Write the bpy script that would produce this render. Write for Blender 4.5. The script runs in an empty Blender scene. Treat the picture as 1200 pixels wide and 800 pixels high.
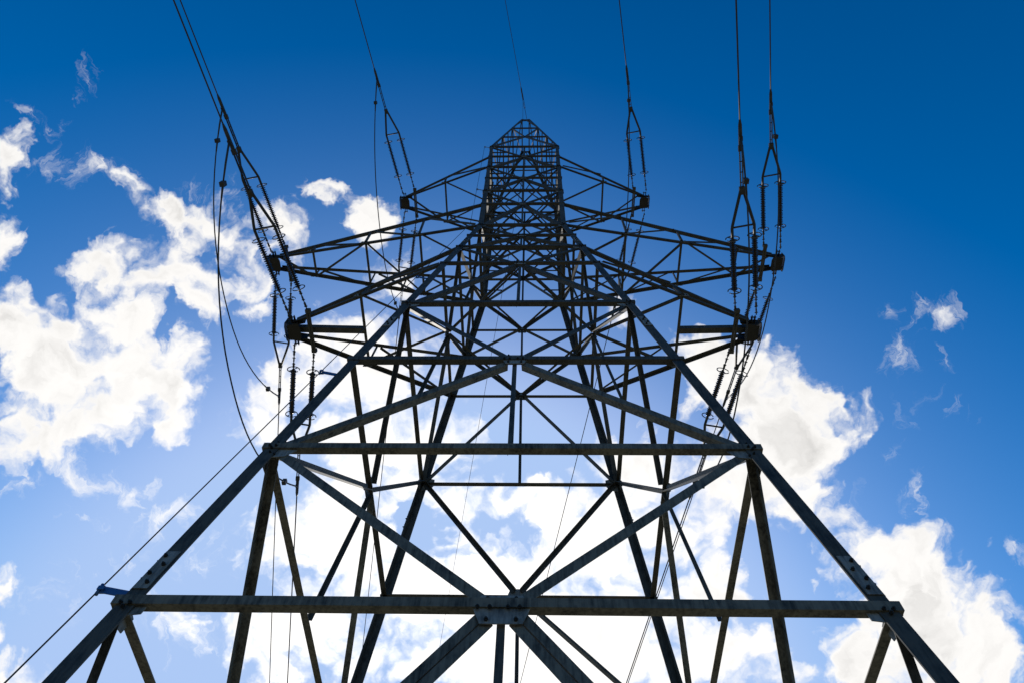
import bpy, bmesh, math, random
from mathutils import Vector, Matrix

C = bpy.context.scene.collection
SC = bpy.context.scene
random.seed(7)
EYE = 1.6                                    # camera height above the grass

# ------------------------------------------------------------------ camera
F = Vector((-0.02608817, 0.45703227, 0.88906744)).normalized()
U = Vector((0.00116275, -0.88935567, 0.45721455))
R = F.cross(U).normalized()
U = R.cross(F).normalized()
cam = bpy.data.cameras.new('camera')
cam.sensor_width = 36.0
cam.lens = 803.508 / 1200 * 36
cam.clip_start = 0.05
cam.clip_end = 5000
co = bpy.data.objects.new('camera', cam)
C.objects.link(co)
m = Matrix((R, U, -F)).transposed().to_4x4()
m.translation = Vector((0.29272, -9.61631, EYE))
co.matrix_world = m
SC.camera = co

# ------------------------------------------------------------------ sun, sky and clouds
SUN = Vector((-0.1347, 0.7961, 0.5900)).normalized()
SUN_EL = math.asin(SUN.z)
SUN_AZ = math.atan2(SUN.x, SUN.y)            # clockwise from +Y
ld = bpy.data.lights.new('sun', 'SUN')
ld.energy = 2.6
ld.angle = math.radians(0.53)
ld.color = (1.0, 0.93, 0.82)
lo = bpy.data.objects.new('sun', ld)
C.objects.link(lo)
lo.rotation_euler = SUN.to_track_quat('Z', 'Y').to_euler()

W = bpy.data.worlds.new('World')
SC.world = W
W.use_nodes = True
nt = W.node_tree
nt.nodes.clear()
NN = nt.nodes.new
LK = nt.links.new


def mth(op, a, b=None, c=None, clamp=False):
    n = NN('ShaderNodeMath'); n.operation = op; n.use_clamp = clamp
    for i, v in enumerate((a, b, c)):
        if v is None: continue
        if isinstance(v, (int, float)): n.inputs[i].default_value = v
        else: LK(v, n.inputs[i])
    return n.outputs[0]


def vdot(v, c):
    n = NN('ShaderNodeVectorMath'); n.operation = 'DOT_PRODUCT'
    LK(v, n.inputs[0]); n.inputs[1].default_value = c
    return n.outputs['Value']


def smooth(v, a, b):
    n = NN('ShaderNodeMapRange'); n.interpolation_type = 'SMOOTHSTEP'
    LK(v, n.inputs['Value'])
    n.inputs['From Min'].default_value = a; n.inputs['From Max'].default_value = b
    return n.outputs['Result']


def noise(vec, scale, detail, rough, dist=0.0, lac=2.0):
    n = NN('ShaderNodeTexNoise'); n.noise_dimensions = '3D'
    LK(vec, n.inputs['Vector'])
    n.inputs['Scale'].default_value = scale; n.inputs['Detail'].default_value = detail
    n.inputs['Roughness'].default_value = rough; n.inputs['Distortion'].default_value = dist
    n.inputs['Lacunarity'].default_value = lac
    return n.outputs['Fac']


tc = NN('ShaderNodeTexCoord')
DIR = tc.outputs['Generated']
sky = NN('ShaderNodeTexSky')
sky.sky_type = 'NISHITA'
sky.sun_disc = False
sky.sun_elevation = SUN_EL
sky.sun_rotation = SUN_AZ
sky.air_density = 1.0
sky.dust_density = 1.35
sky.ozone_density = 2.2
hs = NN('ShaderNodeHueSaturation')
hs.inputs['Saturation'].default_value = 1.25
hs.inputs['Hue'].default_value = 0.4935
gm_ = NN('ShaderNodeGamma'); gm_.inputs['Gamma'].default_value = 1.78
sn = NN('ShaderNodeVectorMath'); sn.operation = 'SCALE'; sn.inputs['Scale'].default_value = 0.12
LK(sky.outputs[0], sn.inputs[0]); LK(sn.outputs[0], gm_.inputs['Color'])
sn2 = NN('ShaderNodeVectorMath'); sn2.operation = 'SCALE'; sn2.inputs['Scale'].default_value = 3.1 / 0.12
LK(gm_.outputs[0], sn2.inputs[0]); # film-like shoulder so the sky round the sun stays pale blue instead of clipping
sd1 = NN('ShaderNodeVectorMath'); sd1.operation = 'MULTIPLY_ADD'
LK(sn2.outputs[0], sd1.inputs[0]); sd1.inputs[1].default_value = (.12 / 2.0, .12 / 2.2, .12 / 2.6); sd1.inputs[2].default_value = (1, 1, 1)
lim = NN('ShaderNodeVectorMath'); lim.operation = 'DIVIDE'
LK(sn2.outputs[0], lim.inputs[0]); LK(sd1.outputs[0], lim.inputs[1]); LK(lim.outputs[0], hs.inputs['Color'])
# the aureole round the sun levels off in a pale blue
sx_ = NN('ShaderNodeSeparateColor'); LK(hs.outputs[0], sx_.inputs[0])
cx_ = NN('ShaderNodeCombineColor')
for i_, lim_ in enumerate((3.5, 4.9, 7.7)):
    n_ = NN('ShaderNodeMath'); n_.operation = 'SMOOTH_MIN'
    LK(sx_.outputs[i_], n_.inputs[0]); n_.inputs[1].default_value = lim_; n_.inputs[2].default_value = 2.0
    LK(n_.outputs[0], cx_.inputs[i_])
# tangent chart of the part of the sky the clouds stand in, in fixed world directions
SKYF, SKYR, SKYU = tuple(F), tuple(R), tuple(U)
df = mth('MAXIMUM', vdot(DIR, SKYF), 0.05)
cu = mth('DIVIDE', vdot(DIR, SKYR), df)
cv = mth('DIVIDE', vdot(DIR, SKYU), df)
cb = NN('ShaderNodeCombineXYZ'); LK(cu, cb.inputs[0]); LK(cv, cb.inputs[1])
P = cb.outputs[0]
# push the cloud outlines about
nv = NN('ShaderNodeTexNoise'); LK(P, nv.inputs['Vector'])
nv.inputs['Scale'].default_value = 7.5; nv.inputs['Detail'].default_value = 5; nv.inputs['Roughness'].default_value = 0.58
sb = NN('ShaderNodeVectorMath'); sb.operation = 'SUBTRACT'; LK(nv.outputs['Color'], sb.inputs[0]); sb.inputs[1].default_value = (.5, .5, .5)
scv = NN('ShaderNodeVectorMath'); scv.operation = 'MULTIPLY'; LK(sb.outputs[0], scv.inputs[0]); scv.inputs[1].default_value = (.15, .15, 0)
ad = NN('ShaderNodeVectorMath'); ad.operation = 'ADD'; LK(P, ad.inputs[0]); LK(scv.outputs[0], ad.inputs[1])
nw = NN('ShaderNodeTexNoise'); LK(ad.outputs[0], nw.inputs['Vector'])
nw.inputs['Scale'].default_value = 26; nw.inputs['Detail'].default_value = 6; nw.inputs['Roughness'].default_value = 0.62
sb2 = NN('ShaderNodeVectorMath'); sb2.operation = 'SUBTRACT'; LK(nw.outputs['Color'], sb2.inputs[0]); sb2.inputs[1].default_value = (.5, .5, .5)
sc2 = NN('ShaderNodeVectorMath'); sc2.operation = 'MULTIPLY'; LK(sb2.outputs[0], sc2.inputs[0]); sc2.inputs[1].default_value = (.055, .055, 0)
ad2 = NN('ShaderNodeVectorMath'); ad2.operation = 'ADD'; LK(ad.outputs[0], ad2.inputs[0]); LK(sc2.outputs[0], ad2.inputs[1])
PW = ad2.outputs[0]
# cloud lobes: (across, down, half width, half height, turn in degrees, density), degrees-free sky chart in 1/1200ths
LOBES = [
    (2, 180, 36, 48, 0, 1.1), (-8, 285, 30, 46, 0, .95),
    (105, 193, 50, 15, 16, .62), (148, 222, 34, 22, 50, .78), (205, 250, 76, 30, 6, 1.0), (262, 262, 62, 46, 20, .92),
    (205, 325, 85, 55, 30, .95), (150, 365, 70, 50, 20, 1.0), (130, 312, 56, 40, 10, .95), (272, 320, 45, 45, 0, .8),
    (55, 425, 130, 84, 5, 1.3), (165, 430, 92, 76, 30, 1.25), (70, 498, 110, 52, -8, 1.1), (5, 375, 60, 55, 0, 1.15),
    (185, 490, 55, 40, 0, .8), (330, 275, 40, 42, 20, .88), (300, 345, 34, 20, 0, .75),
    (393, 230, 34, 20, 20, .84), (432, 262, 40, 24, 48, .86), (470, 320, 44, 40, 0, .7),
    
    
    (2, 672, 22, 34, 0, .62), (2, 738, 30, 22, 0, .6), (10, 792, 60, 36, 0, .95), (205, 735, 50, 30, 20, .6),
    (300, 485, 44, 38, -30, .85), (350, 440, 70, 60, 0, .92), (430, 430, 110, 70, 0, .95), (450, 520, 150, 85, 0, 1.0),
    (400, 640, 120, 100, 0, 1.05), (520, 690, 160, 90, 0, 1.1), (340, 745, 110, 80, 0, .95), (560, 590, 110, 70, 0, .88),
    (700, 640, 150, 100, 0, 1.1), (650, 760, 260, 90, 0, 1.2), (760, 545, 130, 60, 0, 1.0), (725, 365, 45, 38, 0, .72),
    (700, 480, 44, 36, 0, .74), (868, 455, 98, 72, 10, 1.3), (930, 500, 84, 78, 20, 1.3), (960, 462, 62, 32, -5, .85),
    (880, 580, 130, 65, 20, 1.1), (850, 680, 80, 90, 0, .92), (945, 575, 52, 62, 0, .95), (935, 675, 55, 16, 8, .62),
    (850, 770, 130, 60, 0, 1.0), (1065, 690, 92, 88, 10, 1.35), (1015, 640, 55, 45, 0, .95), (1120, 755, 130, 90, 30, 1.2), (1010, 770, 110, 60, 0, 1.05),
    
    
]
WISPS = [
    (66, 124, 38, 17, -20, .45), (104, 80, 12, 34, 12, .38), (28, 128, 20, 12, 0, .4), (200, 596, 30, 17, -24, .95), (95, 604, 28, 14, 0, .6), (175, 620, 22, 12, -20, .4),
    (115, 553, 54, 20, 20, .95), (158, 570, 28, 17, -25, .9), (25, 565, 34, 14, 0, .7), (1098, 373, 33, 21, -18, 1.1), (1055, 432, 18, 26, 20, .68), (1072, 574, 13, 26, 8, .78), (1095, 437, 11, 15, 0, .6),
    (1062, 478, 24, 16, 30, .45), (1196, 642, 14, 13, 0, .7), (1040, 372, 14, 11, 0, .4), (1122, 490, 28, 16, 0, .42), (1055, 525, 12, 12, 0, .5), (100, 190, 56, 22, 20, .6),
    (205, 738, 52, 32, 20, .8), (240, 216, 40, 14, -10, .5), (985, 580, 30, 20, 0, .4), (250, 640, 60, 40, 0, .45), (60, 690, 80, 34, 0, .42), (150, 660, 60, 20, -20, .35)]


def lobe_max(lst, vec, grow, gain):
    out = None
    for (x, y, rx, ry, a, wgt) in lst:
        mp = NN('ShaderNodeMapping'); mp.vector_type = 'TEXTURE'
        LK(vec, mp.inputs['Vector'])
        mp.inputs['Location'].default_value = ((x - 600) / 803.508, (400 - y) / 803.508, 0)
        mp.inputs['Rotation'].default_value = (0, 0, math.radians(-a))
        mp.inputs['Scale'].default_value = (rx * grow / 803.508, ry * grow / 803.508, 1)
        g = NN('ShaderNodeTexGradient'); g.gradient_type = 'SPHERICAL'
        LK(mp.outputs[0], g.inputs['Vector'])
        v = mth('MULTIPLY', g.outputs['Fac'], wgt * gain)
        out = v if out is None else mth('MAXIMUM', out, v)
    return out


acc = None
for (x, y, rx, ry, a, wgt) in LOBES:
    mp = NN('ShaderNodeMapping'); mp.vector_type = 'TEXTURE'
    LK(PW, mp.inputs['Vector'])
    k = 803.508
    mp.inputs['Location'].default_value = ((x - 600) / k, (400 - y) / k, 0)
    mp.inputs['Rotation'].default_value = (0, 0, math.radians(-a))
    mp.inputs['Scale'].default_value = (rx * 1.32 / k, ry * 1.32 / k, 1)
    g = NN('ShaderNodeTexGradient'); g.gradient_type = 'SPHERICAL'
    LK(mp.outputs[0], g.inputs['Vector'])
    v = mth('MULTIPLY', g.outputs['Fac'], wgt * 1.15)
    if acc is None: acc = v
    else:
        n = NN('ShaderNodeMath'); n.operation = 'SMOOTH_MAX'
        LK(acc, n.inputs[0]); LK(v, n.inputs[1]); n.inputs[2].default_value = 0.12
        acc = n.outputs[0]
HOLES = [(650, 520, 46, 30, -15, .42), (575, 606, 40, 22, 10, .42), (610, 622, 30, 15, -20, .34), (515, 655, 30, 18, 20, .36), (760, 640, 36, 16, 30, .3), (622, 385, 80, 60, 0, .8), (735, 468, 50, 34, 20, .5), (660, 490, 50, 30, 0, .5),
         (488, 625, 22, 42, 15, .4), (905, 640, 42, 55, -10, .8), (940, 745, 60, 20, 20, .45), (800, 525, 26, 34, 0, .4),
         (205, 375, 22, 18, 30, .45), (600, 505, 30, 40, 0, .34), (300, 545, 22, 30, 0, .4)]
hacc = None
for (x, y, rx, ry, a, wgt) in HOLES:
    mp = NN('ShaderNodeMapping'); mp.vector_type = 'TEXTURE'
    LK(PW, mp.inputs['Vector'])
    mp.inputs['Location'].default_value = ((x - 600) / k, (400 - y) / k, 0)
    mp.inputs['Rotation'].default_value = (0, 0, math.radians(-a))
    mp.inputs['Scale'].default_value = (rx * 1.4 / k, ry * 1.4 / k, 1)
    g = NN('ShaderNodeTexGradient'); g.gradient_type = 'SPHERICAL'
    LK(mp.outputs[0], g.inputs['Vector'])
    v = mth('MULTIPLY', g.outputs['Fac'], wgt * 1.5)
    hacc = v if hacc is None else mth('MAXIMUM', hacc, v)
acc = mth('SUBTRACT', acc, hacc)
# outside the charted part the same broken cloud goes on
front = smooth(vdot(DIR, SKYF), 0.62, 0.70)
far = noise(DIR, 3.2, 2, .5)
farm = mth('MULTIPLY', mth('SUBTRACT', 1.0, front), smooth(far, .60, .95))
acc = mth('SUBTRACT', mth('MAXIMUM', mth('SUBTRACT', acc, .10), farm), mth('MULTIPLY', smooth(mth('MAXIMUM', acc, farm), .14, .02), .6))
def puffs(vec, scale):
    n = NN('ShaderNodeTexVoronoi'); n.feature = 'SMOOTH_F1'; n.voronoi_dimensions = '2D'
    LK(vec, n.inputs['Vector']); n.inputs['Scale'].default_value = scale
    n.inputs['Smoothness'].default_value = .35; n.inputs['Detail'].default_value = 2.0; n.inputs['Roughness'].default_value = .55
    return n.outputs['Distance']


nz = noise(PW, 10.0, 9, .58, .2)
nf = noise(P, 38.0, 7, .6, .5)
pf = puffs(ad.outputs[0], 17.0)
nmix = mth('ADD', mth('MULTIPLY', mth('SUBTRACT', nz, .5), 1.35), mth('MULTIPLY', mth('SUBTRACT', nf, .5), .42))
nmix = mth('ADD', nmix, mth('MULTIPLY', mth('SUBTRACT', .42, pf), .55))
edge = mth('ADD', mth('ADD', acc, nmix), mth('MULTIPLY', smooth(acc, .12, .4), .10))
alpha = smooth(edge, .10, .70)
# torn wisps: noise drawn out along the wind
wm = NN('ShaderNodeMapping'); LK(PW, wm.inputs['Vector'])
wm.inputs['Rotation'].default_value = (0, 0, math.radians(38)); wm.inputs['Scale'].default_value = (1.0, .42, 1)
wn = noise(wm.outputs[0], 30.0, 9, .64, .9)
wedge = mth('ADD', lobe_max(WISPS, PW, 1.5, 1.0), mth('MULTIPLY', mth('SUBTRACT', wn, .5), 2.1))
wlim = smooth(lobe_max(WISPS, PW, 1.9, 1.0), .05, .3)
walpha = mth('MULTIPLY', mth('MULTIPLY', smooth(wedge, .22, 1.15), wlim), .85)
alpha = mth('MAXIMUM', alpha, walpha)
up = smooth(vdot(DIR, (0, 0, 1)), 0.0, 0.12)
alpha = mth('MULTIPLY', alpha, up)
# light comes from the sun's side of each billow, thick cloud keeps a soft grey belly
ts = NN('ShaderNodeVectorMath'); ts.operation = 'SUBTRACT'; ts.inputs[0].default_value = (-.1245, -.4916, 0); LK(PW, ts.inputs[1])
tn = NN('ShaderNodeVectorMath'); tn.operation = 'NORMALIZE'; LK(ts.outputs[0], tn.inputs[0])
to = NN('ShaderNodeVectorMath'); to.operation = 'MULTIPLY_ADD'; LK(tn.outputs[0], to.inputs[0]); to.inputs[1].default_value = (.022, .022, 0); LK(PW, to.inputs[2])
nz2 = noise(to.outputs[0], 10.0, 5, .55, .2)
nzb = noise(PW, 10.0, 5, .55, .2)
rel = mth('SUBTRACT', nz2, nzb)
thick = smooth(edge, .40, 1.0)
belly = smooth(noise(PW, 7.0, 6, .58, .3), .42, .70)
thick = smooth(edge, .35, 1.3)
shade = mth('MULTIPLY', thick, mth('ADD', mth('MULTIPLY', belly, .19), mth('MULTIPLY', smooth(rel, -.10, .22), .24)))
sund = vdot(DIR, tuple(SUN))
glow = mth('POWER', mth('MAXIMUM', sund, 0.0), 14.0)
cbr = mth('MULTIPLY', mth('SUBTRACT', 1.0, shade), mth('ADD', 8.4, mth('MULTIPLY', glow, 2.7)))
ccol = NN('ShaderNodeVectorMath'); ccol.operation = 'SCALE'
ccol.inputs[0].default_value = (1.0, .98, .955); LK(cbr, ccol.inputs['Scale'])
mix = NN('ShaderNodeMix'); mix.data_type = 'RGBA'
LK(alpha, mix.inputs[0]); LK(cx_.outputs[0], mix.inputs[6]); LK(ccol.outputs[0], mix.inputs[7])
bg = NN('ShaderNodeBackground'); bg.inputs['Strength'].default_value = 0.12
LK(mix.outputs[2], bg.inputs['Color'])
wo = NN('ShaderNodeOutputWorld'); LK(bg.outputs[0], wo.inputs['Surface'])

SC.view_settings.view_transform = 'Standard'
SC.view_settings.look = 'None'
SC.view_settings.gamma = 1
SC.view_settings.exposure = 0.0
SC.render.engine = 'CYCLES'


# ------------------------------------------------------------------ materials
def new_mat(name):
    mt = bpy.data.materials.new(name); mt.use_nodes = True
    return mt, mt.node_tree, mt.node_tree.nodes['Principled BSDF']


def steel(name, c0, c1, rough, metal, streak=True):
    mt, t, b = new_mat(name)
    tcn = t.nodes.new('ShaderNodeTexCoord')
    n1 = t.nodes.new('ShaderNodeTexNoise'); n1.inputs['Scale'].default_value = 3.0; n1.inputs['Detail'].default_value = 9; n1.inputs['Roughness'].default_value = .68
    n2 = t.nodes.new('ShaderNodeTexNoise'); n2.inputs['Scale'].default_value = 1.0; n2.inputs['Detail'].default_value = 5
    mp = t.nodes.new('ShaderNodeMapping'); mp.inputs['Scale'].default_value = (28, 28, 2.5)
    t.links.new(tcn.outputs['Object'], n1.inputs['Vector'])
    t.links.new(tcn.outputs['Object'], mp.inputs['Vector']); t.links.new(mp.outputs[0], n2.inputs['Vector'])
    add = t.nodes.new('ShaderNodeMath'); add.operation = 'MULTIPLY_ADD'
    t.links.new(n2.outputs['Fac'], add.inputs[0]); add.inputs[1].default_value = .75 if streak else .2
    t.links.new(n1.outputs['Fac'], add.inputs[2])
    cr = t.nodes.new('ShaderNodeValToRGB')
    cr.color_ramp.elements[0].position = .62; cr.color_ramp.elements[0].color = (*c0, 1)
    cr.color_ramp.elements[1].position = 1.12 if not streak else .98; cr.color_ramp.elements[1].color = (*c1, 1)
    t.links.new(add.outputs[0], cr.inputs[0]); t.links.new(cr.outputs[0], b.inputs['Base Color'])
    rr = t.nodes.new('ShaderNodeMapRange'); rr.inputs['To Min'].default_value = rough - .08; rr.inputs['To Max'].default_value = rough + .14
    t.links.new(n1.outputs['Fac'], rr.inputs['Value']); t.links.new(rr.outputs[0], b.inputs['Roughness'])
    b.inputs['Metallic'].default_value = metal
    b.inputs['Specular IOR Level'].default_value = .28
    bp = t.nodes.new('ShaderNodeBump'); bp.inputs['Strength'].default_value = .12; bp.inputs['Distance'].default_value = .004
    t.links.new(n1.outputs['Fac'], bp.inputs['Height']); t.links.new(bp.outputs[0], b.inputs['Normal'])
    return mt


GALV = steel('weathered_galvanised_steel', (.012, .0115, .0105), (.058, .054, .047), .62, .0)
GALV2 = steel('dull_galvanised_plate', (.045, .046, .047), (.19, .19, .185), .6, .0)
LOWST = steel('low_steel_lit_copy_with_water_stains', (.018, .016, .013), (.125, .113, .092), .58, .0)  # lighter copy of the tower steel, light on low members put into its colour
BOLT = steel('dark_bolt_steel', (.025, .022, .02), (.07, .062, .055), .55, .4, False)
FIT = steel('dark_line_fitting_steel', (.03, .03, .03), (.10, .10, .10), .5, .1, False)
CABLE = steel('grey_stranded_aluminium', (.03, .03, .032), (.07, .07, .075), .55, .1, False)
GALVRING = steel('bright_arcing_ring_steel', (.05, .05, .05), (.12, .12, .12), .45, .2, False)
PORC = steel('brown_glazed_insulator', (.028, .018, .013), (.05, .034, .026), .22, 0.0, False)
BLUE = steel('blue_anodised_bracket', (.03, .09, .22), (.06, .14, .30), .4, .3, False)
CONC = steel('footing_concrete', (.22, .21, .19), (.36, .35, .33), .9, 0.0, False)
mt, t, b = new_mat('rough_grass')
n1 = t.nodes.new('ShaderNodeTexNoise'); n1.inputs['Scale'].default_value = .35; n1.inputs['Detail'].default_value = 12
tcn = t.nodes.new('ShaderNodeTexCoord'); t.links.new(tcn.outputs['Object'], n1.inputs['Vector'])
cr = t.nodes.new('ShaderNodeValToRGB')
cr.color_ramp.elements[0].position = .35; cr.color_ramp.elements[0].color = (.20, .19, .10, 1)
cr.color_ramp.elements[1].position = .68; cr.color_ramp.elements[1].color = (.40, .36, .24, 1)
t.links.new(n1.outputs['Fac'], cr.inputs[0]); t.links.new(cr.outputs[0], b.inputs['Base Color'])
b.inputs['Roughness'].default_value = .95
GRASS = mt


# ------------------------------------------------------------------ helpers
def V(*a): return Vector(a)


class MB:
    """collects shapes, then links them as ONE mesh object"""
    def __init__(s): s.bm = bmesh.new(); s.mi = 0

    def ring_extrude(s, rings, cap=True, smooth=False):
        vs = [[s.bm.verts.new(p) for p in r] for r in rings]
        n = len(vs[0])
        for a, b_ in zip(vs, vs[1:]):
            for i in range(n):
                f = s.bm.faces.new((a[i], a[(i + 1) % n], b_[(i + 1) % n], b_[i])); f.smooth = smooth; f.material_index = s.mi
        if cap:
            s.bm.faces.new(vs[0][::-1]).material_index = s.mi; s.bm.faces.new(vs[-1]).material_index = s.mi

    def angle(s, p0, p1, na, nb, w, th, shift=(0.0, 0.0)):
        """L section, heel on p0-p1 shifted, flange A along na, flange B along nb"""
        p0, p1 = Vector(p0), Vector(p1)
        d = (p1 - p0).normalized()
        A = Vector(na); A = (A - d * A.dot(d)).normalized()
        B = Vector(nb); B = B - d * B.dot(d); B = (B - A * B.dot(A)).normalized()
        o = A * shift[0] + B * shift[1]
        prof = [(0, 0), (w, 0), (w, th), (th, th), (th, w), (0, w)]
        if A.cross(B).dot(d) < 0: prof = prof[::-1]
        s.ring_extrude([[q + o + A * x + B * y for x, y in prof] for q in (p0, p1)])

    def bar(s, p0, p1, na, w, h):
        """flat bar, w along na"""
        p0, p1 = Vector(p0), Vector(p1)
        d = (p1 - p0).normalized()
        A = Vector(na); A = (A - d * A.dot(d)).normalized(); B = d.cross(A)
        s.ring_extrude([[q + A * (x * w / 2) + B * (y * h / 2) for x, y in ((-1, -1), (1, -1), (1, 1), (-1, 1))] for q in (p0, p1)])

    def box(s, c, sx, sy, sz):
        s.bar(Vector(c) - V(0, 0, sz / 2), Vector(c) + V(0, 0, sz / 2), (1, 0, 0), sx, sy)

    def tube(s, pts, r, n=8, cap=True):
        pts = [Vector(p) for p in pts]
        rs = r if isinstance(r, (list, tuple)) else [r] * len(pts)
        d0 = (pts[1] - pts[0]).normalized()
        ref = V(0, 0, 1) if abs(d0.z) < .9 else V(1, 0, 0)
        A = d0.cross(ref).normalized()
        rings = []
        for i, p in enumerate(pts):
            d = (pts[min(i + 1, len(pts) - 1)] - pts[max(i - 1, 0)]).normalized()
            A = (A - d * A.dot(d)).normalized(); B = d.cross(A)
            rings.append([p + A * (rs[i] * math.cos(2 * math.pi * j / n)) + B * (rs[i] * math.sin(2 * math.pi * j / n)) for j in range(n)])
        s.ring_extrude(rings, cap, True)

    def torus(s, c, ax, R_, r, n=28, k=7, arc=1.0, start=0.0):
        ax = Vector(ax).normalized()
        ref = V(0, 0, 1) if abs(ax.z) < .9 else V(1, 0, 0)
        A = ax.cross(ref).normalized(); B = ax.cross(A)
        pts = [Vector(c) + A * (R_ * math.cos(start + 2 * math.pi * arc * i / n)) + B * (R_ * math.sin(start + 2 * math.pi * arc * i / n)) for i in range(n + 1)]
        s.tube(pts, r, k)

    def plate(s, pts, nrm, th):
        nrm = Vector(nrm).normalized()
        a = [Vector(p) for p in pts]
        cen = sum(a, Vector()) / len(a)
        if (a[1] - a[0]).cross(a[2] - a[1]).dot(nrm) < 0: a = a[::-1]
        s.ring_extrude([a, [p + nrm * th for p in a]])

    def bolt(s, p, nrm, r=.022, h=.022):
        s.mi = 1
        nrm = Vector(nrm).normalized()
        ref = V(0, 0, 1) if abs(nrm.z) < .9 else V(1, 0, 0)
        A = nrm.cross(ref).normalized(); B = nrm.cross(A)
        s.ring_extrude([[Vector(p) + nrm * hh + A * (r * math.cos(math.pi / 3 * i)) + B * (r * math.sin(math.pi / 3 * i)) for i in range(6)] for hh in (0, h)])
        rr = r * .5
        s.ring_extrude([[Vector(p) + nrm * hh + A * (rr * math.cos(math.pi / 4 * i)) + B * (rr * math.sin(math.pi / 4 * i)) for i in range(8)] for hh in (h * .99, h * 1.8)])
        s.mi = 0

    def build(s, name, mats, parent=None):
        bmesh.ops.recalc_face_normals(s.bm, faces=s.bm.faces)
        me = bpy.data.meshes.new(name); s.bm.to_mesh(me); s.bm.free()
        for mm in (mats if isinstance(mats, (list, tuple)) else [mats]): me.materials.append(mm)
        o = bpy.data.objects.new(name, me); C.objects.link(o)
        if parent: o.parent = parent
        return o


def empty(name, loc, label=None, cat=None, group=None):
    o = bpy.data.objects.new(name, None); C.objects.link(o); o.location = loc
    o.empty_display_size = .3
    if label: o['label'] = label
    if cat: o['category'] = cat
    if group: o['group'] = group
    return o


# ------------------------------------------------------------------ ground
g = MB()
sz = 2500.0
gv = [g.bm.verts.new((x, y, 0)) for x, y in ((-sz, -sz), (sz, -sz), (sz, sz), (-sz, sz))]
g.bm.faces.new(gv)
go = g.build('ground', GRASS)
go['kind'] = 'structure'; go['label'] = 'rough grass field under the pylon'

# ------------------------------------------------------------------ the lattice tower
tower = empty('transmission_tower', (0, 0, 0),
              'tall dark steel lattice pylon with six crossarms, seen from below against the clouds', 'pylon')


def o_to_world(z): return z + EYE


# levels are heights above the camera; odd entries join the braces at mid face, even ones at the legs
ZL = {0: -1.35, 1: 4.98, 2: 8.25, 3: 11.69, 4: 15.33, 5: 19.29, 6: 21.48, 7: 23.26, 8: 25.16,
      9: 27.88, 10: 29.81, 11: 31.96, 12: 34.06, 13: 36.26, 14: 38.54}
WAIST = 25.16


def half(z):
    if z <= WAIST: return 4.0 - 0.1158 * (z - 4.98)
    return 1.664 + .0165 * (z - WAIST)


def rot(p, kf):
    """turn a point or direction of the near face onto face kf"""
    x, y, z = p
    for _ in range(kf): x, y = -y, x
    return Vector((x, y, z))


def wz(p): return Vector((p[0], p[1], p[2] + EYE))


def fpt(u, z, inn=0.0):
    """point on the near face: u in -1..1 across, z height, inn metres inwards"""
    a = half(z)
    return Vector((u * a, -a + inn, z))


def member(kf, q0, q1, name, w, th, inn, parent=tower, shift=-.5, trim=(0, 0), flip=False, mat=GALV, mb=None):
    """angle bar lying in face kf from face point q0 to q1 (near-face coordinates)"""
    p0, p1 = Vector(q0), Vector(q1)
    d = (p1 - p0).normalized()
    p0 = p0 + d * trim[0]; p1 = p1 - d * trim[1]
    nin = Vector((0, 1, 0))
    A = nin.cross(d)
    if A.z < 0 or (abs(A.z) < 1e-3 and A.x < 0): A = -A
    if flip: A = -A
    m_ = mb or MB()
    a, b_ = wz(rot(p0, kf)), wz(rot(p1, kf))
    m_.angle(a, b_, rot(A, kf), rot(nin, kf), w, th, (shift * w, inn))
    if mb is None: return m_.build(name, mat, parent)


# legs: one bent bar per corner, heel outwards
legs = []
for kf in range(4):
    mb = MB()
    zs_ = [ZL[0] - .1, WAIST, ZL[14] + .12]
    wd = [.20, .18]
    for (za, zb, w) in ((zs_[0], WAIST, .20), (WAIST - .02, 31.9, .20), (31.9 - .25, zs_[2], .175)):
        p0, p1 = fpt(-1, za), fpt(-1, zb)
        if za < WAIST - .1: p1 = p1
        mb.angle(wz(rot(p0, kf)), wz(rot(p1, kf)), rot(V(1, 0, 0), kf), rot(V(0, 1, 0), kf), w, .02)
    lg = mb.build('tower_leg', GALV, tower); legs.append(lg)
    # bolted splices on both flanges
    for zc, L in ((5.52, .62), (13.9, .6), (22.4, .5)):
        sp = bt = MB()
        for side in (0, 1):
            dirv = (fpt(-1, zc + 1) - fpt(-1, zc)).normalized()
            c = fpt(-1, zc)
            acr = V(1, 0, 0) if side == 0 else V(0, 1, 0)
            nout = V(0, -1, 0) if side == 0 else V(-1, 0, 0)
            q = [c + acr * (.012) - dirv * L / 2, c + acr * .175 - dirv * L / 2, c + acr * .175 + dirv * (L / 2), c + acr * .012 + dirv * L / 2]
            sp.plate([wz(rot(x + nout * .002, kf)) for x in q], rot(nout, kf), .014)
            for i in range(4):
                for s_ in ((.06,) if i % 2 else (.125,)):
                    x = c + dirv * (-L / 2 + .09 + i * (L - .18) / 3) + acr * s_ + nout * .016
                    bt.bolt(wz(rot(x, kf)), rot(nout, kf), .024, .024)
        sp.build('splice_plate', [GALV2, BOLT], lg)
    # concrete muff under each leg
    fm = MB()
    fp = wz(rot(fpt(-1, ZL[0] - .05), kf))
    fm.ring_extrude([[Vector((fp.x + sx * r_, fp.y + sy * r_, zz)) for sx, sy in ((-1, -1), (1, -1), (1, 1), (-1, 1))] for zz, r_ in ((-.3, .55), (.25, .5), (.42, .3))])
    fm.build('footing', CONC, tower)

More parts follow.
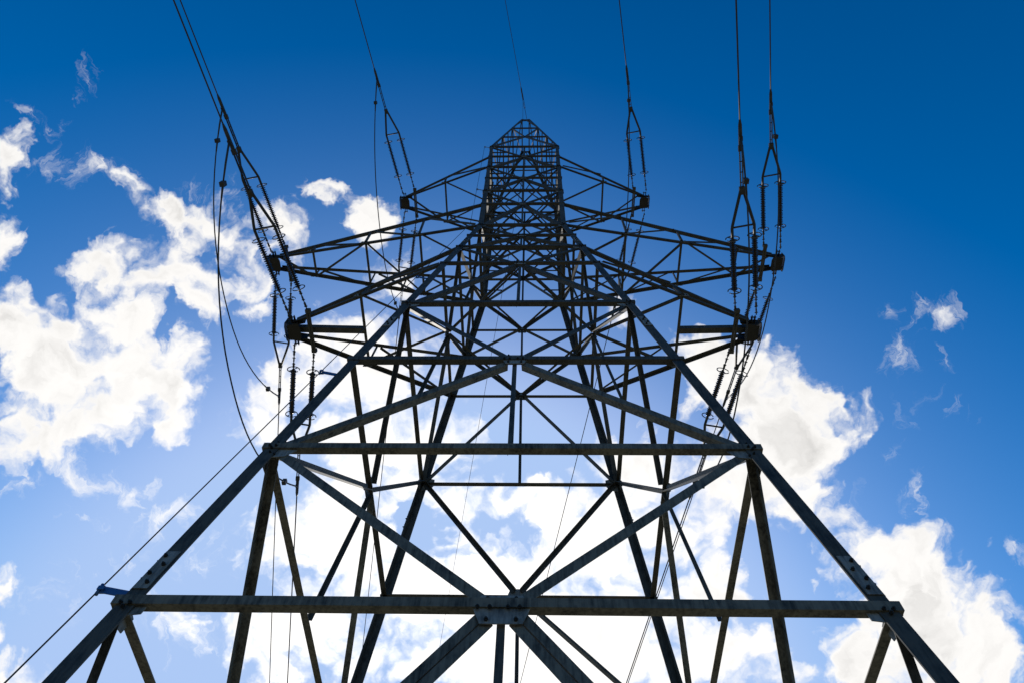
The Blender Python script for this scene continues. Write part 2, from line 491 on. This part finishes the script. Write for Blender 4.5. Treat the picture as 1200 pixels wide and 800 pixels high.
# horizontals, braces, hangers, plates on the four faces
HW = {1: .118, 2: .122, 3: .125, 4: .122, 5: .10, 6: .10, 7: .09, 8: .115, 9: .11, 10: .10, 11: .10, 12: .11, 13: .10, 14: .11}
for kf in range(4):
    for i in range(1, 15):
        z = ZL[i]; a = half(z); w = HW[i]
        ov = .03 if i > 7 else .055
        if kf in (1, 3): ov = -.03                   # side beams stop short of the corner
        # in the beam's own height the heel sits low, flange pointing in
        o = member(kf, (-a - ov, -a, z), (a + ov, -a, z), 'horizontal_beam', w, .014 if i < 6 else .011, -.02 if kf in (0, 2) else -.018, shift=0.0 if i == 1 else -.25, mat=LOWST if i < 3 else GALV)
    for i in range(0, 14):
        z0, z1 = ZL[i], ZL[i + 1]
        zl, zc = (z0, z1) if i % 2 == 0 else (z1, z0)
        lam = i % 2 == 0                              # inverted V: from the legs up to mid face
        if i < 8: w = (.128 if lam else .13) if i < 3 else (.12 if lam else .11) if i < 5 else (.115 if lam else .10)
        else: w = .12 if lam else .10
        if i == 0: w = .125
        nm = 'diagonal_brace' if i < 8 else 'cage_brace'
        cz = zc
        for s_ in (-1, 1):
            leg_in = .1 / half(zl)
            p_leg = fpt(s_ * (1 - leg_in), zl)
            off = (.17 if i < 3 else .10 if i < 8 else .05) / half(zc)
            p_mid = fpt(s_ * off, cz + (-1 if lam else 1) * (.12 if i < 4 else .05))
            if i == 0:                               # the foot braces are double angles, back to back
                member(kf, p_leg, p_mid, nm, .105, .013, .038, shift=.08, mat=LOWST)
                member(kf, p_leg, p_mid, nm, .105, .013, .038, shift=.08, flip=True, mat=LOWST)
                continue
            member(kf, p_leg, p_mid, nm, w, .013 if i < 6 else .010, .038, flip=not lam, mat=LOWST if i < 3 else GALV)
        if i > 7:                                    # short redundants stiffening the cage
            zm = (z0 + z1) / 2
            for s_ in (-1, 1):
                member(kf, fpt(s_ * .95, zm), fpt(s_ * .52, zm), 'cage_strut', .06, .007, .05)
        # hanger from the mid joint to the next leg level's beam
        if (lam and i > 0) or i > 8:
            member(kf, fpt(0, z0 + .02), fpt(0, z1 - .10), 'hanger_bar', (.085 if i < 5 else .075 if i < 9 else .10), .009, .055)
        if i == 0:
            member(kf, fpt(0, ZL[0] + .1), fpt(0, z1 - .15), 'hanger_bar', .085, .009, .055)
    # gusset plates where braces meet at mid face
    for i in (1, 3, 5, 7, 9, 11, 13):
        z = ZL[i]; gm = bm_ = MB()
        ws, hs_ = (.30, .16) if i == 1 else (.25, .17) if i == 3 else (.20, .15) if i < 8 else (.15, .12)
        cz = z - (.03 if i < 3 else 0)
        pts = [(-ws, cz + .05), (-ws * .72, cz - hs_ - .02), (ws * .72, cz - hs_ - .02), (ws, cz + .05), (ws * .72, cz + hs_ + .06), (-ws * .72, cz + hs_ + .06)]
        slope = .1158 if z < WAIST else -.0165
        gm.plate([wz(rot((x, -half(z) + .004 + slope * (zz - z), zz), kf)) for x, zz in pts], rot((0, 1, 0), kf), .014)
        if i < 8:
            for x, zz in ((-ws * .5, cz - hs_ + .03), (ws * .5, cz - hs_ + .03), (-ws * .5, cz + hs_), (ws * .5, cz + hs_)):
                bm_.bolt(wz(rot((x, -half(zz) + .002, zz), kf)), rot((0, -1, 0), kf), .023 if i < 4 else .019)
            for x in (-ws * .82, -ws * .4, ws * .22, ws * .62):
                bm_.bolt(wz(rot((x, -half(z) - .021, z - .01), kf)), rot((0, -1, 0), kf), .023 if i < 4 else .019)
        gm.build('gusset_plate', [GALV2, BOLT], tower)
    # corner plates and bolts where beams meet the legs
    for i in (1, 2, 4, 6, 8, 10, 12, 14):
        z = ZL[i]; a = half(z)
        for s_ in (-1, 1):
            gm = bm_ = MB()
            L = .30 if i < 3 else .24 if i < 8 else .17
            dz = [(-.02, .24), (L * 1.1, .16), (L * 1.25, -.06), (L * .9, -.22), (-.02, -.26)]
            if i == 1: dz = [(-.02, .14), (.22, .1), (.22, -.1), (-.02, -.14)]
            gm.plate([wz(rot((s_ * (half(z + d2) - .10 - d1), -half(z + d2) + .023, z + d2), kf)) for d1, d2 in dz], rot((0, 1, 0), kf), .012)
            for d1, d2 in ((-.045, 0.02), (.0, -.03), (.05, .02)):
                bm_.bolt(wz(rot((s_ * (a - .10 - d1), -a - .021 if kf in (0, 2) else -a - .019, z + d2 - .01), kf)), rot((0, -1, 0), kf), .022)
            if i != 1:
                for d1, d2 in ((.03, .12), (.03, -.15), (.1, -.18)):
                    bm_.bolt(wz(rot((s_ * (half(z + d2) - .10 - d1), -half(z + d2) - .001 if d1 < .1 else -half(z + d2) + .021, z + d2), kf)), rot((0, -1, 0), kf), .02)
            gm.build('corner_plate', [GALV2, BOLT], tower)

# short redundant bars under the lowest beam on the two side faces
for kf in (1, 3):
    for s_ in (-1, 1):
        a = half(4.8)
        member(kf, fpt(s_ * .975, 4.83), (s_ * 2.2, -half(1.96), 1.96), 'redundant_bar', .10, .01, .045)

# plan bracing: diamonds at the mid-face levels and a cross at the arm levels
for i in (5, 7, 9, 11, 13):
    z = ZL[i]; a = half(z) - .07
    for kf in range(4):
        p0 = wz(rot((.06, -a, z + .02), kf)); p1 = wz(rot((a, -.06, z + .02), kf))
        mb = MB(); mb.angle(p0, p1, (0, 0, 1), rot((1, -1, 0), kf) * -1, .075 if i < 8 else .065, .008)
        mb.build('plan_brace', GALV, tower)
for i in (8, 10, 12):
    z = ZL[i]; a = half(z) - .08
    for q0, q1, dz in (((-a, -a), (a, a), .03), ((a, -a), (-a, a), .11)):
        mb = MB(); mb.angle(wz((q0[0], q0[1], z + dz)), wz((q1[0], q1[1], z + dz)), (0, 0, 1), (q1[1] - q0[1], q0[0] - q1[0], 0), .065, .008)
        mb.build('plan_brace', GALV, tower)

# ------------------------------------------------------------------ crossarms
ARMS = {('top', -1): (6.15, 12, 13, 34.12), ('top', 1): (6.15, 12, 13, 34.02),
        ('mid', -1): (9.96, 8, 9, 25.55), ('mid', 1): (10.0, 8, 9, 25.40),
        ('low', -1): (7.34, 5, 6, 19.52), ('low', 1): (7.34, 5, 6, 19.44)}
STRUTS = {'top': (.50,), 'mid': (.28, .54, .80), 'low': (.53,)}
ARMLAB = {'top': 'short top', 'mid': 'long middle', 'low': 'lowest'}


def crossarm(lv, sx):
    X, ib, it, zt = ARMS[(lv, sx)]
    zb, zt_ = ZL[ib], ZL[it]
    ab, at_ = half(zb), half(zt_)
    TY = .26                                         # half depth of the tip
    out = V(sx, 0, 0)
    w = .125

    def bot(f, s_): return V(sx * ab, s_ * ab, zb) * (1 - f) + V(sx * X, s_ * TY, zt) * f
    def top(f, s_): return V(sx * at_, s_ * at_, zt_) * (1 - f) + V(sx * X, s_ * TY, zt + .16) * f
    mb = MB()
    for s_ in (-1, 1):
        mb.angle(wz(bot(-.03, s_)), wz(bot(.985, s_)), (0, 0, -1), (0, -s_, 0), w - (.005 if lv != 'top' else .025), .012, (-.06, 0))
    arm = mb.build('crossarm', GALV, tower)
    arm['label'] = '%s crossarm on the %s of the pylon' % (ARMLAB[lv], 'left' if sx < 0 else 'right')
    for s_ in (-1, 1):
        mb = MB(); mb.angle(wz(top(-.02, s_)), wz(top(.97, s_)), (0, 0, 1), (0, -s_, 0), w - (.0 if lv != 'top' else .03), .011, (-.05, .015))
        mb.build('top_chord', GALV, arm)

    def lace(p, q, w_=.075, sh=0.0, up_=(0, 0, 1)):
        p, q = Vector(p), Vector(q); d = (q - p).normalized()
        mb = MB(); nb = d.cross(Vector(up_)); 
        if nb.length < .1: nb = V(0, 1, 0)
        mb.angle(wz(p + d * .04), wz(q - d * .04), up_, nb, w_, .009, (sh, 0))
        mb.build('lacing_bar', GALV, arm)
    fs = STRUTS[lv]
    for f in fs:
        mb = MB(); mb.angle(wz(bot(f, -1) + V(0, -.05, 0)), wz(bot(f, 1) + V(0, .05, 0)), (0, 0, 1), (-sx, 0, 0), .09, .01, (.02, 0))
        mb.build('cross_strut', GALV, arm)
        for s_ in (-1, 1):
            mb = MB(); mb.angle(wz(bot(f, s_)), wz(top(f, s_)), (sx, 0, 0), (0, -s_, 0), .075, .009, (-.03, .03))
            mb.build('post_bar', GALV, arm)
    for f in fs:
        for s_ in (-1, 1):
            c = bot(f, s_); mb = MB()
            mb.plate([wz(c + V(dx, -s_ * .012, dz)) for dx, dz in ((-.16, -.06), (.16, -.06), (.12, .12), (-.12, .12))], (0, s_, 0), .01)
            for dx in (-.08, .0, .08): mb.bolt(wz(c + V(dx, -s_ * .002, -.0)), (0, s_, 0), .02, .018)
            mb.build('node_plate', [GALV2, BOLT], arm)
    # bottom-plane lacing
    mid_ = V(sx * ab, 0, zb + .03)
    zz = [0] + list(fs)
    if lv == 'mid':
        lace(bot(fs[0], -1), mid_); lace(bot(fs[0], 1), mid_)
        lace(bot(fs[1], -1), bot(fs[0], 1)); lace(bot(fs[1], -1), bot(fs[2], 1))
        lace(bot(fs[2] + .01, 1), bot(.965, -1))
        for s_ in (-1, 1):                            # side faces of the arm
            lace(bot(fs[0] + .01, s_) + V(0, -s_ * .03, 0), top(fs[1] - .01, s_) + V(0, -s_ * .03, 0), .065, 0, (0, 0, 1))
            lace(bot(fs[1] + .01, s_) + V(0, -s_ * .03, 0), top(fs[2] - .01, s_) + V(0, -s_ * .03, 0), .065)
            lace(V(sx * (ab + .1), s_ * ab, zb + .1), top(fs[0], s_), .065)
    elif lv == 'top':
        lace(bot(fs[0], -1), mid_); lace(bot(fs[0], 1), mid_)
        lace(bot(fs[0], 1), bot(.93, -1))
        for s_ in (-1, 1):
            lace(V(sx * (ab + .08), s_ * ab, zb + .08) + V(0, -s_ * .03, 0), top(fs[0] - .01, s_), .065)
    else:
        lace(bot(fs[0], -1), mid_, .085); lace(bot(fs[0], 1), mid_, .085)
        for s_ in (-1, 1):
            lace(V(sx * (ab + .08), s_ * ab, zb + .08) + V(0, -s_ * .03, 0), top(fs[0] - .01, s_), .065)
        # flat central beam from the strut to the tip
        a_ = (bot(fs[0], -1) + bot(fs[0], 1)) / 2; b_ = V(sx * (X - .10), 0, zt)
        mb = MB(); mb.angle(wz(a_ + V(0, -.09, .03)), wz(b_ + V(0, -.09, .03)), (0, 1, 0), (0, 0, 1), .19, .014)
        mb.angle(wz(a_ + V(0, .1, .03)), wz(b_ + V(0, .1, .03)), (0, 0, 1), (0, -1, 0), .09, .012, (.02, 0))
        mb.build('centre_beam', GALV, arm)
    # boxy tip bracket: two cheek plates with a bottom and an end plate
    mb = MB()
    hh = .34
    x0, x1 = X - .34, X + .10

    def tp(x, y, dz): return wz(V(sx * x, y, zt + dz))
    for s_ in (-1, 1):                                  # shaped cheek plates with bolts
        yy = s_ * TY
        mb.plate([tp(x, yy, dz) for x, dz in ((x0 - .16, -.05), (x0 + .04, -hh / 2), (x1 - .08, -hh / 2), (x1, -.06), (x1, hh / 2), (x0 - .12, hh / 2 + .05))], (0, s_, 0), .018)
        for bx, bz in ((x0 - .04, .03), (x0 + .08, .08), (x0 + .08, -.08), (x1 - .1, .09), (x1 - .1, -.07)):
            mb.bolt(tp(bx, yy + s_ * .018, bz), (0, s_, 0), .024, .022)
        # lug, pin and shackle ears that take the inner string
        for ex in (-.045, .045):
            mb.plate([tp(X - .12 + ex, s_ * (TY + o), dz) for o, dz in ((.015, -.11), (.22, -.07), (.27, -.02), (.22, .03), (.015, .08))], (1, 0, 0), .016)
        mb.tube([tp(X - .20, s_ * (TY + .20), -.02), tp(X - .03, s_ * (TY + .20), -.02)], .022, 8)
    # notched floor plate
    mb.plate([tp(x, yy, -hh / 2 - .003) for x, yy in ((x0 + .05, -TY - .05), (x1 - .04, -TY + .02), (x1 - .04, TY - .02), (x0 + .05, TY + .05), (x0 - .02, TY * .6), (x0 - .02, -TY * .6))], (0, 0, -1), .016)
    # end plate standing proud, with its two drop lugs
    mb.plate([tp(x1 + .004, yy, dz) for yy, dz in ((-TY - .07, -hh / 2), (-TY + .04, -hh / 2 - .08), (TY - .04, -hh / 2 - .08), (TY + .07, -hh / 2), (TY + .07, hh / 2 + .02), (TY - .06, hh / 2 + .08), (-TY + .06, hh / 2 + .08), (-TY - .07, hh / 2 + .02))], (sx, 0, 0), .018)
    for yy in (-.16, .16):
        for dz in (-.1, .1): mb.bolt(tp(x1 + .022, yy, dz), (sx, 0, 0), .024, .022)
    mb.build('tip_bracket', [BOLT, FIT], arm)
    # beam across the arm that carries the second string of each pair
    mb = MB()
    xb = sx * (X - .66)
    mb.angle(wz(V(xb, -.68, zt - .08)), wz(V(xb, .68, zt - .08)), (0, 0, 1), (sx, 0, 0), .065, .012, (-.03, .008))
    mb.angle(wz(V(xb, -.68, zt - .08)), wz(V(xb, .68, zt - .08)), (0, 0, 1), (-sx, 0, 0), .065, .012, (-.03, .008))
    for s_ in (-1, 1):
        mb.box(wz(V(xb, s_ * .70, zt - .06)), .15, .11, .15)
    mb.build('tension_beam', GALV, arm)
    return X, zt


for key in ARMS: crossarm(*key)

# ------------------------------------------------------------------ earth-wire peak
PZ = 51.5
PX, PY = .31, 1.2


def pk(f, sx, sy):
    a = half(ZL[14])
    return V(sx * a, sy * a, ZL[14]) * (1 - f) + V(sx * PX, sy * PY, PZ) * f


mb = MB()
for sx in (-1, 1):
    for sy in (-1, 1):
        mb.angle(wz(pk(0, sx, sy)), wz(pk(1.01, sx, sy)), (-sx, 0, 0), (0, -sy, 0), .14, .013)
peak = mb.build('earth_peak', GALV, tower)
peak['label'] = 'tapering ridge-shaped top of the pylon carrying the earth wire'


def pbar(p, q, name='peak_brace', w=.08, nb=(0, 1, 0), sh=-.04):
    p, q = Vector(p), Vector(q); d = (q - p).normalized(); A = V(0, 0, 1) - d * d.z
    if A.length < .2: A = V(1, 0, 0)
    mb = MB(); mb.angle(wz(p), wz(q), A, nb, w, .009, (sh, .016)); mb.build(name, GALV, peak)


FS = (.32, .64, 1.0)
for sy in (-1, 1):
    nb = (0, -sy, 0)
    for f in FS: pbar(pk(f, -1, sy), pk(f, 1, sy), 'peak_rail', .09 if f < 1 else .12, nb)
    c1 = (pk(.32, -1, sy) + pk(.32, 1, sy)) / 2
    for sx in (-1, 1):
        pbar(pk(.01, sx, sy), c1 + V(sx * .05, 0, -.05), 'peak_brace', .085, nb)
        pbar(pk(.63, sx, sy), c1 + V(sx * .05, 0, .05), 'peak_brace', .08, nb)
        pbar(pk(.66, sx, sy), (pk(1, -1, sy) + pk(1, 1, sy)) / 2 + V(sx * .03, 0, -.06), 'peak_brace', .065, nb)
for sx in (-1, 1):
    nb = (-sx, 0, 0)
    for f in FS: pbar(pk(f, sx, -1), pk(f, sx, 1), 'peak_rail', .08, nb)
    for f in (.16, .48):
        pbar(pk(f, sx, -1), pk(f, sx, 1), 'peak_rail', .06, nb)
    for fa, fb in ((.01, .31), (.33, .63), (.65, .99)):
        pbar(pk(fa, sx, -1), pk(fb, sx, 1), 'peak_brace', .06, nb)
        pbar(pk(fa, sx, 1), pk(fb, sx, -1), 'peak_brace', .06, nb, -.02)

# ------------------------------------------------------------------ fall-arrest cable along the near left leg
OFFX = -.30


def cab(z): p = fpt(-1, z); return wz(p + V(OFFX, -.03, 0))


mb = MB()
czs = [ZL[0] + 1.2, 2, 4.98, 8, 11, 14, 17, 20, 23, WAIST, 28, 31, 34, 38.2]
mb.tube([cab(z) for z in czs], .009, 6)
cabl = mb.build('safety_cable', CABLE)
cabl['label'] = 'thin steel safety cable running up alongside the near left leg of the pylon'; cabl['category'] = 'cable'
for z, col in ((5.17, BLUE), (11.0, BLUE), (17.6, BLUE), (29.9, GALV2), (38.3, GALV2)):
    mb = MB()
    p = wz(fpt(-1, z)); q = cab(z)
    mb.bar(p + V(.06, .03, -.02), q + V(.03, 0, 0), (0, 0, 1), .085, .012)
    mb.bar(q + V(.06, -.03, 0), q + V(-.01, -.03, .0), (0, 0, 1), .05, .012)
    mb.bar(q + V(.06, .03, 0), q + V(-.01, .03, .0), (0, 0, 1), .05, .012)
    mb.tube([q + V(0, 0, -.07), q + V(0, 0, .07)], .02, 8)
    mb.build('cable_bracket', col, tower)

# ------------------------------------------------------------------ insulator sets, conductors and jumpers
DA = math.radians(10.4)
SL = .052                                             # the wires leave the tower slightly downhill


def wire_dir(sgn):
    return V(-math.sin(DA), sgn * math.cos(DA), -SL).normalized()


S_RING1, S_INS0, S_INS1, S_RING2, S_X, S_APEX, S_C0, S_C1 = .95, .92, 2.72, 2.66, 3.0, 4.05, 5.25, 6.05
HALFSP = .315


def lathe(mb, prof, x, n=14):
    rings = [[V(x + r * math.cos(2 * math.pi * j / n), s, r * math.sin(2 * math.pi * j / n)) for j in range(n)] for s, r in prof]
    mb.ring_extrude(rings, True, True)


def insulator_set(label):
    """built along local +Y, pair spread along local X; returns the root"""
    root = empty('insulator_set', (0, 0, 0), label, 'insulators', 'twin tension insulator sets on the crossarms')
    for sx in (-1, 1):
        x = sx * HALFSP
        mb = MB()
        NS = 24
        prof = [(S_INS0, .03), (S_INS0 + .02, .045)]
        s0, s1 = S_INS0 + .06, S_INS1 - .06
        for k in range(NS):
            s = s0 + (s1 - s0) * k / NS; st = (s1 - s0) / NS
            R_ = .094 if k % 2 == 0 else .084
            prof += [(s, .036), (s + st * .34, R_), (s + st * .46, R_ - .004), (s + st * .54, .037)]
        prof += [(s1, .04), (S_INS1 - .02, .045), (S_INS1, .03)]
        lathe(mb, prof, x)
        ins = mb.build('insulator_string', PORC, root)
        for s in (S_RING1, S_RING2):
            mb = MB(); mb.torus(V(x, s, 0), (0, 1, 0), .19, .017, 26, 6, .9, .5)
            mb.bar(V(x, s, 0), V(x + .19 * math.sin(.5), s, .165), (0, 1, 0), .03, .012)
            mb.bar(V(x, s, 0), V(x - .1, s, -.155), (0, 1, 0), .03, .012)
            mb.build('arcing_ring', GALVRING, ins)
        mb = MB()                                     # links and shackles between arm and string
        mb.tube([V(x, .0, 0), V(x, S_INS0, 0)], .018, 8)
        for k, s in enumerate((.05, .27, .5, .72)):
            mb.bar(V(x, s, 0), V(x, s + .16, 0), (1, 0, 0) if k % 2 else (0, 0, 1), .06, .036)
            mb.tube([V(x - .05, s + .03, 0), V(x + .05, s + .03, 0)], .016, 6)
        mb.build('shackle_link', FIT, ins)
    mb = MB()                                         # V-shaped yoke
    for sx in (-1, 1):
        mb.tube([V(sx * HALFSP, S_INS1 - .02, 0), V(sx * HALFSP, S_X - .02, 0), V(sx * (HALFSP - .02), S_X + .08, 0), V(sx * .045, S_APEX, 0)], .045, 8)
    mb.tube([V(-HALFSP, S_X, 0), V(HALFSP, S_X, 0)], .03, 8)
    mb.box(V(0, S_APEX + .02, 0), .15, .22, .10)
    mb.build('yoke', FIT, root)
    mb = MB()                                         # twin adjusting straps
    for sx in (-1, 1):
        mb.bar(V(sx * .032, S_APEX + .05, 0), V(sx * .032, S_C0 - .02, 0), (0, 0, 1), .08, .02)
    for s in (4.3, 4.6, 4.9): mb.tube([V(-.05, s, 0), V(.05, s, 0)], .016, 6)
    mb.build('strap_link', FIT, root)
    mb = MB()                                         # dead-end clamp
    mb.tube([V(0, S_C0 - .06, 0), V(0, S_C0 + .1, 0), V(0, S_C0 + .12, 0), V(0, S_C1 - .15, 0), V(0, S_C1, 0)], [.035, .045, .058, .052, .026], 10)
    mb.box(V(0, S_C0 + .02, 0), .13, .16, .07)
    mb.box(V(0, S_C0 + .30, -.03), .09, .12, .12)
    mb.build('dead_end_clamp', FIT, root)
    return root


def kids(o): return [c for c in bpy.data.objects if c.parent is o]


def dup(root, label):
    r = root.copy(); C.objects.link(r); r['label'] = label
    for ch in kids(root):
        c = ch.copy(); C.objects.link(c); c.parent = r
        for gch in kids(ch):
            d = gch.copy(); C.objects.link(d); d.parent = c
    return r


proto = None
SIDE = {-1: 'left', 1: 'right'}
LV = {'top': 'short top', 'mid': 'longest middle', 'low': 'lowest'}
for (lv, sx), (X, ib, it, zt) in ARMS.items():
    ends = {}
    for sg in (-1, 1):
        where = 'stretching up and overhead' if sg < 0 else 'hanging away behind'
        lab = 'twin insulator strings %s from the %s %s crossarm tip' % (where, LV[lv], SIDE[sx])
        if proto is None: root = proto = insulator_set(lab)
        else: root = dup(proto, lab)
        d = wire_dir(sg)
        perp = V(d.y, -d.x, 0).normalized()
        upv = perp.cross(d)
        org = V(sx * (X - .36), sg * .50, zt - .05)
        M = Matrix((perp, d, upv)).transposed().to_4x4(); M.translation = wz(org)
        root.matrix_world = M
        ends[sg] = (org, d)
        # conductor out to the next span
        mb = MB(); pts = []
        s = S_C1 - .12
        p0 = org + d * s
        hd = V(d.x, d.y, 0).normalized()
        for q in (0, 2, 5, 10, 18, 30, 45, 65, 90, 120, 150, 190, 230, 270):
            pts.append(wz(p0 + hd * q + V(0, 0, -SL * q + SL * q * q / 300.0)))
        mb.tube(pts, .022, 8)
        cw = mb.build('conductor', CABLE)
        cw['label'] = ('thin dark line wire leaving the top edge from the %s %s crossarm' if sg < 0 else 'thin dark line wire running down behind the pylon from the %s %s crossarm') % (LV[lv], SIDE[sx])
        cw['category'] = 'power line'; cw['group'] = 'conductors strung from the crossarms'
    # jumper loop hanging under the arm tip from clamp to clamp
    A = ends[-1][0] + ends[-1][1] * (S_C0 + .30) + V(0, 0, -.08)
    B = ends[1][0] + ends[1][1] * (S_C0 + .30) + V(0, 0, -.08)
    sag = {'top': 2.6, 'mid': 2.9, 'low': 2.9}[lv]
    pts = []
    n = 26
    for i in range(n + 1):
        tt = i / n
        pts.append(wz(A.lerp(B, tt) - V(0, 0, sag * (1 - abs(2 * tt - 1) ** 2.2))))
    mb = MB(); mb.tube(pts, .022, 8)
    jr = mb.build('jumper_loop', CABLE)
    jr['label'] = 'slack jumper wire looping under the tip of the %s %s crossarm' % (LV[lv], SIDE[sx])
    jr['category'] = 'jumper wire'; jr['group'] = 'jumper loops under the crossarm tips'
    for e in (0, 1):
        pp = pts if e == 0 else pts[::-1]
        mb = MB()
        mb.tube([pp[0], pp[1], pp[2]], [.03, .03, .022], 8)
        dd = (pp[3] - pp[2]).normalized(); q = pp[2]
        mb.box(q, .13, .13, .19)
        mb.tube([q, q + dd * .42], [.034, .026], 8)
        mb.build('jumper_terminal', FIT, jr)

# earth wires fore and aft of the peak
for sg in (-1, 1):
    d = wire_dir(sg); hd = V(d.x, d.y, 0).normalized()
    org = V(.08, sg * (PY + .02), PZ + .03)
    mb = MB(); pts = []
    for q in (1.9, 4, 8, 15, 25, 40, 60, 90, 130, 180, 240):
        pts.append(wz(org + hd * q + V(0, 0, -.03 * q + .03 * q * q / 300)))
    mb.tube(pts, .017, 8)
    ew = mb.build('earth_wire', CABLE)
    ew['label'] = 'single thin earth wire %s the very top of the pylon' % ('rising to the top edge from' if sg < 0 else 'falling away behind from')
    ew['category'] = 'earth wire'
    mb = MB()
    q0 = wz(org)
    mb.tube([q0, q0 + d * .8], .016, 8)
    for s_ in (-1, 1):
        off = V(hd.y, -hd.x, 0) * (.035 * s_)
        mb.tube([q0 + d * .75 + off, q0 + d * 1.45 + off], .014, 6)
    mb.tube([q0 + d * 1.35, q0 + d * 1.5, q0 + d * 2.1, q0 + d * 2.3], [.03, .05, .045, .015], 8)
    mb.build('dead_end_clamp', FIT, ew)
    mb = MB()
    a_ = q0 + d * 1.4; b_ = wz(V(-.2, sg * PY, PZ - .2))
    mb.tube([a_, a_.lerp(b_, .3) - V(0, 0, .25), a_.lerp(b_, .7) - V(0, 0, .3), b_], .011, 6)
    mb.build('bonding_lead', CABLE, ew)
